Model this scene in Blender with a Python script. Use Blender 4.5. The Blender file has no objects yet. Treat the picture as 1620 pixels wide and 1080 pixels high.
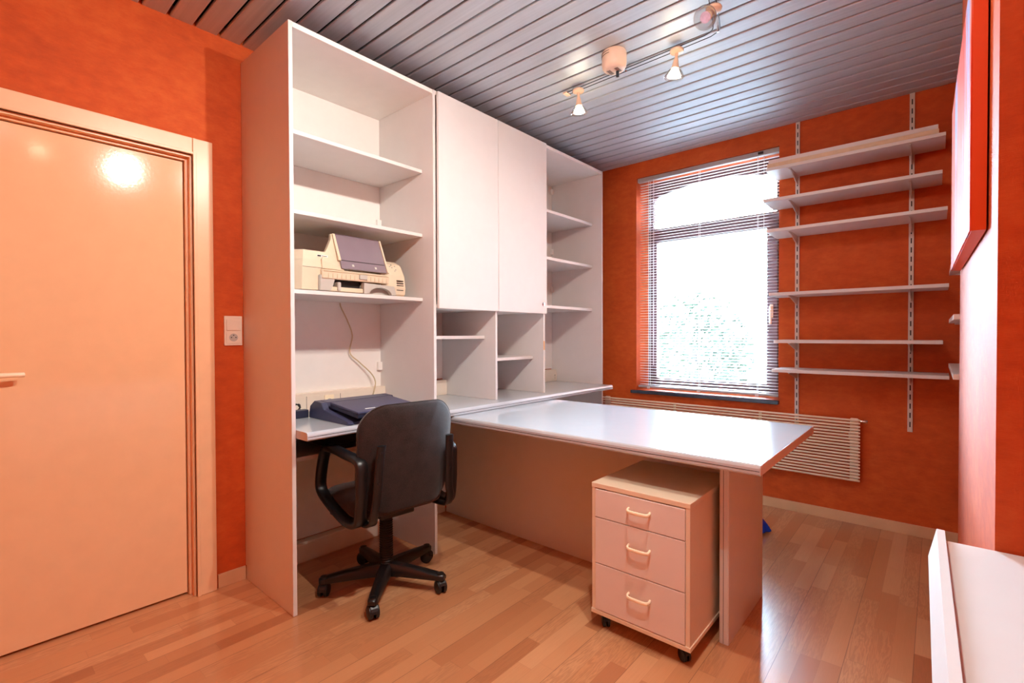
import bpy, bmesh, math, random
from mathutils import Vector, Matrix
from mathutils.geometry import tessellate_polygon
random.seed(7)
PI = math.pi
SC = bpy.context.scene
COL = SC.collection

# ------------------------------------------------------------------ camera
def make_camera():
    f, yaw, pitch, roll = 772.5, .7155, -.0131, -.0032
    c, s = math.cos(yaw), math.sin(yaw); cp, sp = math.cos(pitch), math.sin(pitch); cr, sr = math.cos(roll), math.sin(roll)
    R = Vector((c, s, 0)); Fh = Vector((-s, c, 0)); Z = Vector((0, 0, 1))
    F = cp * Fh + sp * Z; U = -sp * Fh + cp * Z
    R2 = cr * R + sr * U; U2 = -sr * R + cr * U
    cam = bpy.data.cameras.new('camera'); o = bpy.data.objects.new('camera', cam); COL.objects.link(o)
    cam.sensor_width = 36; cam.lens = 36 * f / 1620; cam.clip_start = .02; cam.clip_end = 300
    m = Matrix((R2, U2, -F)).transposed().to_4x4(); m.translation = Vector((2.6507, 0, 1.235))
    o.matrix_world = m
    SC.camera = o
make_camera()

# ------------------------------------------------------------------ look, world and light settings
SC.view_settings.view_transform = 'Standard'; SC.view_settings.look = 'None'
SC.view_settings.exposure = 0.74; SC.view_settings.gamma = 1; SC.view_settings.use_curve_mapping = False
SKY = 100.0
LAMP = 34.0
WARM = (1.0, .91, .82)
w = bpy.data.worlds.new('sky'); SC.world = w; w.use_nodes = True
bgn = w.node_tree.nodes['Background']; bgn.inputs[0].default_value = (.60, .81, 1.0, 1); bgn.inputs[1].default_value = SKY
try:
    SC.cycles.use_denoising = True; SC.cycles.max_bounces = 10; SC.cycles.diffuse_bounces = 6; SC.cycles.glossy_bounces = 4
    SC.cycles.transparent_max_bounces = 12; SC.cycles.sample_clamp_indirect = 6; SC.cycles.caustics_reflective = False; SC.cycles.caustics_refractive = False
except Exception: pass
def area_light(name, loc, rot, sx, sy, energy, color, portal=False):
    l = bpy.data.lights.new(name, 'AREA'); l.shape = 'RECTANGLE'; l.size = sx; l.size_y = sy; l.energy = energy; l.color = color
    o = bpy.data.objects.new(name, l); COL.objects.link(o); o.location = loc; o.rotation_euler = rot
    if portal: l.cycles.is_portal = True
    return o
area_light('window_portal', (1.26, 4.20, 1.66), (-PI / 2, 0, 0), 1.12, 1.85, 1, (1, 1, 1), True)
def spot(name, loc, target, energy, angle=165, blend=1.0, size=.02, kind='SPOT'):
    l = bpy.data.lights.new(name, kind); l.energy = energy; l.color = WARM; l.shadow_soft_size = size
    if kind == 'SPOT': l.spot_size = math.radians(angle); l.spot_blend = blend
    o = bpy.data.objects.new(name, l); COL.objects.link(o); o.location = loc
    o.rotation_euler = (Vector(target) - Vector(loc)).to_track_quat('-Z', 'Y').to_euler()
    return o

# ------------------------------------------------------------------ materials
def srgb(r, g, b):
    f = lambda v: (v / 255 / 12.92) if v / 255 <= .04045 else ((v / 255 + .055) / 1.055) ** 2.4
    return (f(r), f(g), f(b), 1)
class N:
    def __init__(s, name):
        s.m = bpy.data.materials.new(name); s.m.use_nodes = True; s.t = s.m.node_tree; s.t.nodes.clear()
        s.out = s.n('ShaderNodeOutputMaterial'); s.co = None
    def n(s, ty, **k):
        x = s.t.nodes.new(ty)
        for a, v in k.items(): setattr(x, a, v)
        return x
    def l(s, a, b): s.t.links.new(a, b)
    def obj(s):
        if not s.co: s.co = s.n('ShaderNodeTexCoord').outputs['Object']
        return s.co
    def mapv(s, scale=(1, 1, 1), src=None, loc=(0, 0, 0), rot=(0, 0, 0)):
        m = s.n('ShaderNodeMapping'); m.inputs['Scale'].default_value = scale; m.inputs['Location'].default_value = loc; m.inputs['Rotation'].default_value = rot
        s.l(src or s.obj(), m.inputs['Vector']); return m.outputs[0]
    def noise(s, scale, detail=3, rough=.5, vec=None, dist=0):
        x = s.n('ShaderNodeTexNoise'); x.inputs['Scale'].default_value = scale; x.inputs['Detail'].default_value = detail; x.inputs['Roughness'].default_value = rough; x.inputs['Distortion'].default_value = dist
        s.l(vec or s.obj(), x.inputs['Vector']); return x.outputs[0]
    def math(s, op, a, b=None, c=None):
        x = s.n('ShaderNodeMath', operation=op)
        for i, v in enumerate((a, b, c)):
            if v is None: continue
            if isinstance(v, (int, float)): x.inputs[i].default_value = v
            else: s.l(v, x.inputs[i])
        return x.outputs[0]
    def ramp(s, fac, stops):
        x = s.n('ShaderNodeValToRGB'); e = x.color_ramp.elements
        while len(e) < len(stops): e.new(.5)
        for i, (p, c) in enumerate(stops): e[i].position = p; e[i].color = c
        s.l(fac, x.inputs[0]); return x.outputs[0]
    def mix(s, fac, a, b, mode='MIX'):
        x = s.n('ShaderNodeMix', data_type='RGBA', blend_type=mode)
        for i, v in ((0, fac), (6, a), (7, b)):
            if isinstance(v, (int, float)): x.inputs[i].default_value = v
            elif isinstance(v, tuple): x.inputs[i].default_value = v
            else: s.l(v, x.inputs[i])
        return x.outputs[2]
    def bsdf(s, color, rough=.5, metal=0, spec=.5, bump=None, bstr=.1, bdist=.002, **kw):
        b = s.n('ShaderNodeBsdfPrincipled')
        if isinstance(color, tuple): b.inputs['Base Color'].default_value = color
        else: s.l(color, b.inputs['Base Color'])
        if isinstance(rough, (int, float)): b.inputs['Roughness'].default_value = rough
        else: s.l(rough, b.inputs['Roughness'])
        b.inputs['Metallic'].default_value = metal; b.inputs['Specular IOR Level'].default_value = spec
        for k, v in kw.items(): b.inputs[k.replace('_', ' ')].default_value = v
        if bump is not None:
            n = s.n('ShaderNodeBump'); n.inputs['Strength'].default_value = bstr; n.inputs['Distance'].default_value = bdist
            s.l(bump, n.inputs['Height']); s.l(n.outputs[0], b.inputs['Normal'])
        s.l(b.outputs[0], s.out.inputs[0]); return s.m
def simple(name, c, rough=.5, metal=0, spec=.5, var=.04, scale=14, bump=.0, bscale=200, **kw):
    s = N(name)
    nz = s.noise(scale, 3)
    a = tuple(max(0, v * (1 - var)) for v in c[:3]) + (1,); b = tuple(min(1, v * (1 + var)) for v in c[:3]) + (1,)
    col = s.ramp(nz, [(.3, a), (.7, b)])
    bm_ = s.noise(bscale, 2) if bump else None
    return s.bsdf(col, rough, metal, spec, bm_, bump, .001, **kw)
def m_wallpaper(name, c1, c2, c3):
    s = N(name)
    big = s.noise(2.2, 4, .6)
    mid = s.noise(1, 4, .6, vec=s.mapv((14, 14, 26)))
    fib = s.noise(1, 3, .7, vec=s.mapv((40, 40, 160)))
    v = s.math('ADD', s.math('MULTIPLY', big, .45), s.math('ADD', s.math('MULTIPLY', mid, .4), s.math('MULTIPLY', fib, .15)))
    col = s.ramp(v, [(.34, c1), (.5, c2), (.66, c3)])
    weave = s.math('ADD', s.noise(1, 2, .5, vec=s.mapv((90, 90, 900))), s.noise(1, 2, .5, vec=s.mapv((700, 700, 60))))
    return s.bsdf(col, .64, 0, .25, weave, .5, .0012)
ORANGE = m_wallpaper('orange_wallpaper', srgb(178, 72, 28), srgb(197, 84, 32), srgb(210, 100, 42))
WHITE = simple('white_laminate', srgb(216, 214, 212), .5, var=.012, bump=.04, bscale=350)
WHITE_IN = simple('white_laminate_interior', srgb(236, 234, 230), .5, var=.015)
DESKTOP = simple('glossy_white_worktop', srgb(186, 191, 197), .11, var=.01, spec=.9)
CREAM_LAM = simple('cream_laminate', srgb(226, 206, 180), .4, var=.03, scale=6)
PALE_LAM = simple('pale_drawer_front', srgb(224, 212, 205), .36, var=.012)
DOORPAINT = simple('gloss_cream_door_paint', srgb(234, 194, 152), .10, spec=.55, var=.02, bump=.12, bscale=90)
FRAMEPAINT = simple('cream_frame_paint', srgb(232, 192, 152), .3, var=.03, bump=.06)
CREAM = simple('cream_plastic', srgb(232, 221, 204), .4, var=.02)
HANDLECREAM = simple('cream_handle_plastic', srgb(250, 236, 205), .35, var=.01)
BEIGE = simple('beige_printer_plastic', srgb(216, 200, 174), .5, var=.025, bump=.08, bscale=500)
GREYP = simple('grey_printer_plastic', srgb(184, 182, 174), .45, var=.02)
SMOKED = simple('smoked_plastic_lid', srgb(132, 118, 128), .12, var=.02, spec=.8)
DARK = simple('dark_slot', srgb(18, 16, 16), .6, var=.1)
BLACKP = simple('black_plastic', srgb(16, 15, 17), .36, var=.08, bump=.05, bscale=400)
BLACKRIB = simple('black_rubber', srgb(15, 14, 15), .5, var=.05)
NAVY = simple('navy_laptop_plastic', srgb(62, 64, 92), .38, var=.04, bump=.06, bscale=500)
NAVY2 = simple('dark_navy_plastic', srgb(40, 44, 66), .4, var=.04)
CHROME = simple('chrome', (.75, .75, .77, 1), .15, 1, var=.01)
STEEL = simple('painted_steel', srgb(214, 208, 200), .35, var=.02)
SHELFW = simple('white_shelf_board', srgb(222, 219, 217), .35, var=.015)
SHELFB = simple('beige_board_edge', srgb(218, 196, 164), .45, var=.05, scale=30)
RADW = simple('white_radiator_enamel', srgb(238, 222, 198), .3, var=.015)
BLINDW = simple('white_blind_slat', srgb(238, 238, 240), .3, var=.01)
RAILG = simple('grey_blind_rail', srgb(176, 178, 180), .4, var=.02)
SLATE = simple('dark_slate_sill', srgb(60, 68, 80), .22, var=.15, scale=20)
FRAMEBR = simple('brown_window_frame', srgb(88, 62, 66), .35, var=.05)
WOODB = simple('pale_wood_baseboard', srgb(214, 172, 132), .4, var=.06, scale=8)
CORDM = simple('beige_cable', srgb(200, 184, 150), .5)
BLACKC = simple('black_cable', srgb(14, 14, 16), .5)
BLUE = simple('blue_plastic_bag', srgb(10, 70, 200), .25, var=.2, scale=40)
RAILM = simple('dark_rail_wire', srgb(52, 56, 62), .3, .7)
VOID = simple('ceiling_void', srgb(10, 10, 11), .9)
TRANSF = simple('cream_transformer_plastic', srgb(240, 214, 190), .35, var=.02)
PEACHP = simple('glossy_lamp_ceramic', srgb(238, 206, 176), .2, var=.02)
PEEL = simple('exposed_chipboard', srgb(214, 160, 96), .8, var=.15, scale=200)

def m_ceiling():
    s = N('silver_ceiling_slat')
    streak = s.noise(1, 3, .6, vec=s.mapv((1.2, 60, 1)))
    col = s.ramp(streak, [(.3, srgb(186, 198, 208)), (.7, srgb(200, 211, 220))])
    return s.bsdf(col, .5, .35, .4)
CEIL = m_ceiling()
def m_floor():
    s = N('beech_laminate_floor')
    sep = s.n('ShaderNodeSeparateXYZ'); s.l(s.obj(), sep.inputs[0]); X, Y = sep.outputs[0], sep.outputs[1]
    Wd, L = .0665, .44
    row = s.math('FLOOR', s.math('DIVIDE', X, Wd))
    wn = s.n('ShaderNodeTexWhiteNoise', noise_dimensions='1D'); s.l(row, wn.inputs['W'])
    yy = s.math('ADD', s.math('DIVIDE', Y, L), s.math('MULTIPLY', wn.outputs[0], 7.3))
    # uneven block lengths
    yy = s.math('ADD', yy, s.math('MULTIPLY', s.math('SINE', s.math('MULTIPLY', yy, 2.4)), .22))
    colm = s.math('FLOOR', yy)
    cmb = s.n('ShaderNodeCombineXYZ'); s.l(row, cmb.inputs[0]); s.l(colm, cmb.inputs[1])
    wn2 = s.n('ShaderNodeTexWhiteNoise', noise_dimensions='3D'); s.l(cmb.outputs[0], wn2.inputs['Vector']); rnd = wn2.outputs[0]
    sep2 = s.n('ShaderNodeSeparateColor'); s.l(wn2.outputs[1], sep2.inputs[0])
    # grain coordinates, shifted per block
    c2 = s.n('ShaderNodeCombineXYZ'); s.l(s.math('MULTIPLY', X, 26), c2.inputs[0]); s.l(s.math('MULTIPLY', Y, 2.2), c2.inputs[1]); s.l(s.math('MULTIPLY', rnd, 60), c2.inputs[2])
    g1 = s.noise(1, 4, .6, vec=c2.outputs[0], dist=.4)
    wv = s.n('ShaderNodeMath', operation='SINE'); s.l(s.math('MULTIPLY', s.math('ADD', g1, s.math('MULTIPLY', s.math('ABSOLUTE', s.math('SUBTRACT', s.math('FRACT', s.math('DIVIDE', X, Wd)), .5)), .22)), 64), wv.inputs[0])
    c3 = s.n('ShaderNodeCombineXYZ'); s.l(s.math('MULTIPLY', X, 420), c3.inputs[0]); s.l(s.math('MULTIPLY', Y, 9), c3.inputs[1]); s.l(s.math('MULTIPLY', rnd, 9), c3.inputs[2])
    fine = s.noise(1, 2, .5, vec=c3.outputs[0])
    base = s.ramp(rnd, [(0, srgb(172, 108, 70)), (.12, srgb(190, 130, 88)), (.4, srgb(200, 142, 98)), (.7, srgb(209, 153, 108)), (1, srgb(218, 167, 123))])
    gate = s.math('MULTIPLY', s.math('GREATER_THAN', sep2.outputs[1], .5), .42)
    ring = s.math('MULTIPLY', s.math('MULTIPLY_ADD', wv.outputs[0], .5, .5), gate)
    col = s.mix(ring, base, srgb(158, 104, 70))
    col = s.mix(s.math('MULTIPLY', fine, .34), col, srgb(158, 102, 64))
    # joints: strip edges faint, board edges (every third strip) darker
    fx = s.math('FRACT', s.math('DIVIDE', X, Wd * 3)); e3 = s.math('LESS_THAN', s.math('MINIMUM', fx, s.math('SUBTRACT', 1, fx)), .006)
    fs = s.math('FRACT', s.math('DIVIDE', X, Wd)); e1 = s.math('LESS_THAN', s.math('MINIMUM', fs, s.math('SUBTRACT', 1, fs)), .012)
    fy = s.math('FRACT', yy); ey = s.math('LESS_THAN', s.math('MINIMUM', fy, s.math('SUBTRACT', 1, fy)), .003)
    col = s.mix(s.math('MULTIPLY', s.math('MAXIMUM', e1, ey), .18), col, srgb(120, 76, 50))
    col = s.mix(s.math('MULTIPLY', e3, .55), col, srgb(90, 54, 36))
    return s.bsdf(col, .30, 0, .6, s.noise(500, 2), .04, .0006, Coat_Weight=.5, Coat_Roughness=.16)
FLOOR = m_floor()
def m_fabric():
    s = N('black_brown_upholstery')
    a = s.noise(420, 2, .6); b = s.noise(18, 3)
    col = s.ramp(s.math('MULTIPLY_ADD', a, .7, s.math('MULTIPLY', b, .3)), [(.35, srgb(24, 17, 16)), (.65, srgb(54, 41, 38))])
    return s.bsdf(col, .85, 0, .3, a, .5, .0015, Sheen_Weight=.25, Sheen_Roughness=.4)
FABRIC = m_fabric()
def m_canvas():
    s = N('abstract_red_painting')
    sep = s.n('ShaderNodeSeparateXYZ'); s.l(s.obj(), sep.inputs[0])
    n = s.noise(1, 4, .6, vec=s.mapv((3, 3.2, 1.1)), dist=1.2)
    streak = s.noise(1, 3, .6, vec=s.mapv((8, 9, 1.5)), dist=.6)
    col = s.ramp(n, [(.25, srgb(150, 40, 26)), (.42, srgb(206, 62, 26)), (.56, srgb(222, 96, 60)), (.7, srgb(224, 150, 140))])
    blue = s.ramp(streak, [(.52, (0, 0, 0, 1)), (.62, (1, 1, 1, 1))])
    col = s.mix(blue, col, srgb(150, 158, 200))
    return s.bsdf(col, .6, 0, .1, s.noise(1, 2, .5, vec=s.mapv((500, 500, 500))), .3, .001)
CANVAS = m_canvas()
def m_canvas_side():
    s = N('painted_canvas_side')
    sep = s.n('ShaderNodeSeparateXYZ'); s.l(s.obj(), sep.inputs[0])
    z = s.math('ADD', sep.outputs[2], s.math('MULTIPLY', s.math('SUBTRACT', s.noise(9, 2), .5), .02))
    x = s.ramp(s.math('DIVIDE', s.math('SUBTRACT', z, 1.48), .61),
               [(0, srgb(214, 74, 22)), (.19, srgb(212, 60, 22)), (.20, srgb(190, 60, 30)), (.27, srgb(206, 66, 26)), (.30, srgb(184, 40, 26)), (.42, srgb(176, 36, 26)), (.43, srgb(222, 84, 28)), (.445, srgb(150, 24, 18)), (.52, srgb(176, 34, 20)), (.53, srgb(222, 62, 20)), (.84, srgb(226, 70, 26)), (.855, srgb(206, 150, 90))])
    return s.bsdf(x, .4, 0, .4, s.noise(600, 2), .2, .001)
CANVAS_SIDE = m_canvas_side()
def m_pane():
    s = N('window_glass')
    tr = s.n('ShaderNodeBsdfTransparent'); gl = s.n('ShaderNodeBsdfGlossy'); gl.inputs['Roughness'].default_value = .02
    lw = s.n('ShaderNodeFresnel'); lw.inputs[0].default_value = 1.45
    mx = s.n('ShaderNodeMixShader'); s.l(lw.outputs[0], mx.inputs[0]); s.l(tr.outputs[0], mx.inputs[1]); s.l(gl.outputs[0], mx.inputs[2]); s.l(mx.outputs[0], s.out.inputs[0]); return s.m
PANE = m_pane()
def m_clear(name, tint, r=.05):
    s = N(name)
    tr = s.n('ShaderNodeBsdfTransparent'); tr.inputs[0].default_value = tint
    gl = s.n('ShaderNodeBsdfGlossy'); gl.inputs['Roughness'].default_value = r
    lw = s.n('ShaderNodeLayerWeight'); lw.inputs[0].default_value = .35
    mx = s.n('ShaderNodeMixShader'); s.l(lw.outputs[1], mx.inputs[0]); s.l(tr.outputs[0], mx.inputs[1]); s.l(gl.outputs[0], mx.inputs[2]); s.l(mx.outputs[0], s.out.inputs[0]); return s.m
GLASSREF = m_clear('clear_glass_reflector', (.93, .92, .9, 1))
def m_emit(name, c, st):
    s = N(name); e = s.n('ShaderNodeEmission'); e.inputs[0].default_value = c; e.inputs[1].default_value = st; s.l(e.outputs[0], s.out.inputs[0]); return s.m
BULB = m_emit('glowing_halogen', (1, .80, .55, 1), 40)
LENS = simple('unlit_dichroic_lens', srgb(196, 176, 200), .15, .0, var=.15, scale=60)
def m_leaf(name, a, b):
    s = N(name); col = s.ramp(s.noise(3, 4), [(.3, a), (.7, b)]); return s.bsdf(col, .6, 0, .2)
LEAF = m_leaf('pale_green_leaves', srgb(9, 20, 11), srgb(20, 32, 16))
LEAF2 = m_leaf('mid_green_leaves', srgb(9, 20, 16), srgb(18, 30, 20))
BARK = simple('grey_bark', srgb(40, 38, 36), .9)
LAWN = m_leaf('pale_paving', srgb(206, 208, 204), srgb(226, 228, 224))
HOUSEW = simple('pale_house_render', srgb(232, 230, 226), .8)
ROOFM = simple('grey_blue_roof', srgb(34, 40, 52), .7, var=.08)
HGLASS = simple('blue_grey_house_glass', srgb(24, 32, 48), .2)
BRICKM = simple('sky_blocker_brick', srgb(120, 84, 72), .8)

# ------------------------------------------------------------------ mesh helpers
def new(): return bmesh.new()
def box(bm, x0, x1, y0, y1, z0, z1, bev=0, seg=2, M=None):
    t = bmesh.new()
    vs = [t.verts.new((x, y, z)) for x in (x0, x1) for y in (y0, y1) for z in (z0, z1)]
    for f in ((0, 1, 3, 2), (4, 6, 7, 5), (0, 4, 5, 1), (2, 3, 7, 6), (0, 2, 6, 4), (1, 5, 7, 3)): t.faces.new([vs[i] for i in f])
    if bev: bmesh.ops.bevel(t, geom=t.edges[:], offset=bev, segments=seg, affect='EDGES', profile=.5, clamp_overlap=True)
    merge(bm, t, M); return bm
def merge(bm, t, M=None):
    if M is not None: bmesh.ops.transform(t, matrix=M, verts=t.verts)
    mp = {}
    for v in t.verts: mp[v] = bm.verts.new(v.co)
    for f in t.faces:
        try: bm.faces.new([mp[v] for v in f.verts])
        except ValueError: pass
    t.free()
def prism(bm, pts, a0, a1, axis='y', holes=(), bev=0, M=None):
    """extrude a closed outline; axis y: pts are (x,z); axis x: pts are (y,z); axis z: pts are (x,y)"""
    def P(p, a):
        return {'y': (p[0], a, p[1]), 'x': (a, p[0], p[1]), 'z': (p[0], p[1], a)}[axis]
    loops = [list(pts)] + [list(h) for h in holes]
    flat = [p for l in loops for p in l]
    t = bmesh.new()
    A = [t.verts.new(P(p, a0)) for p in flat]; B = [t.verts.new(P(p, a1)) for p in flat]
    if not holes:
        t.faces.new(A); t.faces.new(B)
    else:
        tri = tessellate_polygon([[Vector((p[0], p[1], 0)) for p in l] for l in loops])
        for f in tri:
            t.faces.new([A[i] for i in f]); t.faces.new([B[i] for i in f])
    k = 0
    for l in loops:
        n = len(l)
        for i in range(n): t.faces.new((A[k + i], A[k + (i + 1) % n], B[k + (i + 1) % n], B[k + i]))
        k += n
    bmesh.ops.recalc_face_normals(t, faces=t.faces)
    if bev:
        es = [e for e in t.edges if len(e.link_faces) == 2 and e.calc_face_angle(0) > .6]
        bmesh.ops.bevel(t, geom=es, offset=bev, segments=2, affect='EDGES', clamp_overlap=True)
    merge(bm, t, M); return bm
def tube(bm, pts, r, n=8, closed=False, caps=True, M=None, smooth=0):
    pts = [Vector(p) for p in pts]
    if smooth:
        q = []
        m = len(pts)
        for i in range(m if closed else m - 1):
            p0 = pts[(i - 1) % m] if (closed or i > 0) else pts[i]; p1 = pts[i]; p2 = pts[(i + 1) % m]; p3 = pts[(i + 2) % m] if (closed or i + 2 < m) else p2
            for k in range(smooth):
                t = k / smooth
                q.append(.5 * ((2 * p1) + (p2 - p0) * t + (2 * p0 - 5 * p1 + 4 * p2 - p3) * t * t + (3 * p1 - p0 - 3 * p2 + p3) * t ** 3))
        if not closed: q.append(pts[-1])
        pts = q
    m = len(pts); rad = r if callable(r) else (lambda i: r)
    t = bmesh.new(); rings = []; up = None
    for i, p in enumerate(pts):
        a = pts[(i - 1) % m] if (closed or i > 0) else p; b = pts[(i + 1) % m] if (closed or i < m - 1) else p
        d = (b - a).normalized()
        if up is None: up = d.orthogonal().normalized()
        up = (up - d * up.dot(d)); up = up.normalized() if up.length > 1e-6 else d.orthogonal().normalized()
        s = d.cross(up)
        rings.append([t.verts.new(p + (up * math.cos(2 * PI * k / n) + s * math.sin(2 * PI * k / n)) * rad(i / (m - 1))) for k in range(n)])
    for i in range(m if closed else m - 1):
        A, B = rings[i], rings[(i + 1) % m]
        for k in range(n): t.faces.new((A[k], A[(k + 1) % n], B[(k + 1) % n], B[k]))
    if caps and not closed: t.faces.new(rings[0][::-1]); t.faces.new(rings[-1])
    merge(bm, t, M); return bm
def strip(bm, pts, w, h, side, bev=.003, closed=False, M=None):
    """rectangular bar swept along pts; 'side' is the constant width direction"""
    pts = [Vector(p) for p in pts]; side = Vector(side).normalized(); m = len(pts); t = bmesh.new(); R = []
    for i, p in enumerate(pts):
        a = pts[(i - 1) % m] if (closed or i > 0) else p; b = pts[(i + 1) % m] if (closed or i < m - 1) else p
        d = (b - a).normalized(); u = side.cross(d).normalized()
        cw, ch = w / 2, h / 2
        prof = [(-cw + bev, -ch), (cw - bev, -ch), (cw, -ch + bev), (cw, ch - bev), (cw - bev, ch), (-cw + bev, ch), (-cw, ch - bev), (-cw, -ch + bev)]
        R.append([t.verts.new(p + side * x + u * y) for x, y in prof])
    for i in range(m if closed else m - 1):
        A, B = R[i], R[(i + 1) % m]
        for k in range(8): t.faces.new((A[k], A[(k + 1) % 8], B[(k + 1) % 8], B[k]))
    if not closed: t.faces.new(R[0][::-1]); t.faces.new(R[-1])
    bmesh.ops.recalc_face_normals(t, faces=t.faces)
    merge(bm, t, M); return bm
def curve(pts, k=6, closed=False):
    pts = [Vector(p) for p in pts]; q = []; m = len(pts)
    for i in range(m if closed else m - 1):
        p0 = pts[(i - 1) % m] if (closed or i > 0) else pts[i]; p1 = pts[i]; p2 = pts[(i + 1) % m]; p3 = pts[(i + 2) % m] if (closed or i + 2 < m) else p2
        for j in range(k):
            t = j / k
            q.append(.5 * ((2 * p1) + (p2 - p0) * t + (2 * p0 - 5 * p1 + 4 * p2 - p3) * t * t + (3 * p1 - p0 - 3 * p2 + p3) * t ** 3))
    if not closed: q.append(pts[-1])
    return q
def lathe(bm, prof, c=(0, 0, 0), n=28, axis=(0, 0, 1), cap=True, M=None):
    q = Vector((0, 0, 1)).rotation_difference(Vector(axis).normalized()).to_matrix(); c = Vector(c); t = bmesh.new(); R = []
    for r, z in prof: R.append([t.verts.new(c + q @ Vector((max(r, 1e-5) * math.cos(2 * PI * k / n), max(r, 1e-5) * math.sin(2 * PI * k / n), z))) for k in range(n)])
    for A, B in zip(R, R[1:]):
        for k in range(n): t.faces.new((A[k], A[(k + 1) % n], B[(k + 1) % n], B[k]))
    if cap: t.faces.new(R[0][::-1]); t.faces.new(R[-1])
    merge(bm, t, M); return bm
def rrect(wd, h, r, n=6, taper=0):
    o = []
    for cx, cy, a0 in ((wd / 2 - r, h / 2 - r, 0), (-wd / 2 + r, h / 2 - r, 90), (-wd / 2 + r, -h / 2 + r, 180), (wd / 2 - r, -h / 2 + r, 270)):
        for i in range(n + 1):
            a = math.radians(a0 + 90 * i / n); x = cx + r * math.cos(a); y = cy + r * math.sin(a)
            o.append((x * (1 + taper * y / h), y))
    return o
def pillow(bm, outline, wd, h, rings, fn):
    """stack of inset outlines (inset, depth); fn maps (x, y, depth) to a 3-D point"""
    t = bmesh.new(); R = []
    for ins, dep in rings:
        sx, sy = max(.02, (wd - 2 * ins) / wd), max(.02, (h - 2 * ins) / h)
        R.append([t.verts.new(fn(x * sx, y * sy, dep)) for x, y in outline])
    n = len(outline)
    for A, B in zip(R, R[1:]):
        for k in range(n): t.faces.new((A[k], A[(k + 1) % n], B[(k + 1) % n], B[k]))
    t.faces.new(R[0][::-1]); t.faces.new(R[-1])
    merge(bm, t)
    return bm
def thing(name, label, cat, loc=(0, 0, 0), rotz=0, group=None):
    o = bpy.data.objects.new(name, None); COL.objects.link(o); o.location = loc; o.rotation_euler = (0, 0, rotz); o.empty_display_size = .05
    o['label'] = label; o['category'] = cat
    if group: o['group'] = group
    return o
def origin(p):
    v = Vector((0, 0, 0))
    while p is not None: v += Vector(p.location); p = p.parent
    return v
def obj(name, bm, m, parent=None, local=False, loc=None, smooth=None, label=None, cat=None, group=None, kind=None):
    bmesh.ops.recalc_face_normals(bm, faces=bm.faces)
    off = Vector((0, 0, 0)) if (local or parent is None) else origin(parent)
    if parent is None and loc is not None: off = Vector(loc)
    if off.length: bmesh.ops.translate(bm, verts=bm.verts, vec=-off)
    me = bpy.data.meshes.new(name); bm.to_mesh(me); bm.free()
    for mm in (m if isinstance(m, (list, tuple)) else [m]): me.materials.append(mm)
    if smooth is not None:
        for p in me.polygons: p.use_smooth = True
        try: me.set_sharp_from_angle(angle=math.radians(smooth))
        except Exception: pass
    o = bpy.data.objects.new(name, me); COL.objects.link(o)
    if parent is not None: o.parent = parent
    elif loc is not None: o.location = loc
    if label: o['label'] = label
    if cat: o['category'] = cat
    if group: o['group'] = group
    if kind: o['kind'] = kind
    return o
def struct(name, bm, m, parent=None, smooth=None):
    return obj(name, bm, m, parent, smooth=smooth, kind='structure' if parent is None else None)
def B(*a, **k): return box(new(), *a, **k)

# ------------------------------------------------------------------ dimensions
YW = 3.855; ZC = 2.695; XR = 2.90; XB = 3.25; YB = -1.05
XC = .527; ZT = .82

# ------------------------------------------------------------------ setting
struct('floor', B(-.12, XB + .1, YB - .1, YW + .28, -.05, 0), FLOOR)
# left wall with door opening (y -0.095..0.755, up to 2.085)
DY0, DY1, DZ = -.095, .757, 2.085
bm = new()
box(bm, -.12, 0, YB - .1, DY0, 0, 2.9); box(bm, -.12, 0, DY1, YW + .28, 0, 2.9); box(bm, -.12, 0, DY0, DY1, DZ, 2.9)
struct('wall_left', bm, ORANGE)
# window wall with opening
WX0, WX1, WZ0, WZ1 = .712, 1.806, .765, 2.565
bm = new(); t1 = YW + .28
box(bm, 0, WX0, YW, t1, 0, 2.9); box(bm, WX1, XB + .1, YW, t1, 0, 2.9); box(bm, WX0, WX1, YW, t1, 0, WZ0); box(bm, WX0, WX1, YW, t1, WZ1, 2.9)
struct('wall_window', bm, ORANGE)
# chimney breast: its left face runs at a slight angle, then the alcove behind it
bm = new()
prism(bm, [(2.745, 1.42), (XB + .1, 1.42), (XB + .1, 2.70), (2.7225, 2.70)], 0, 2.9, 'z')
struct('wall_chimney_breast', bm, ORANGE)
struct('wall_door_leak_block', B(-.24, -.1205, -.3, 1.0, 0, 2.3), ORANGE)  # added block behind the door, stops sky light leaking through its gap
struct('wall_right_alcove', B(XR, XB + .1, 2.70, YW, 0, 2.9), ORANGE)
struct('wall_right', B(XB, XB + .1, YB - .1, 1.42, 0, 2.9), ORANGE)
struct('wall_rear', B(-.12, XB + .1, YB - .1, YB, 0, 2.9), ORANGE)
# slatted metal ceiling
bm = new(); pitch = .1036; gap = .013; y = .979 - 20 * pitch
prof = [(0, .014), (.0, .005), (.0015, .0015), (.005, 0)]
while y < YW:
    a, b = y + gap / 2, min(y + pitch - gap / 2, YW)
    if b > YB and a < YW:
        pts = [(a + p, ZC + q) for p, q in prof] + [(b - p, ZC + q) for p, q in prof[::-1]]
        prism(bm, pts, 0, XB, 'x')
    y += pitch
ceil = struct('ceiling', bm, CEIL)
struct('ceiling_void_board', B(-.12, XB + .1, YB - .1, t1, ZC + .055, ZC + .075), VOID)

# baseboards
struct('baseboard_left', B(0, .010, .846, .973, 0, .068, bev=.002), WOODB)
struct('baseboard_window', B(.53, XR, YW - .010, YW, 0, .068, bev=.002), WOODB)

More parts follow.
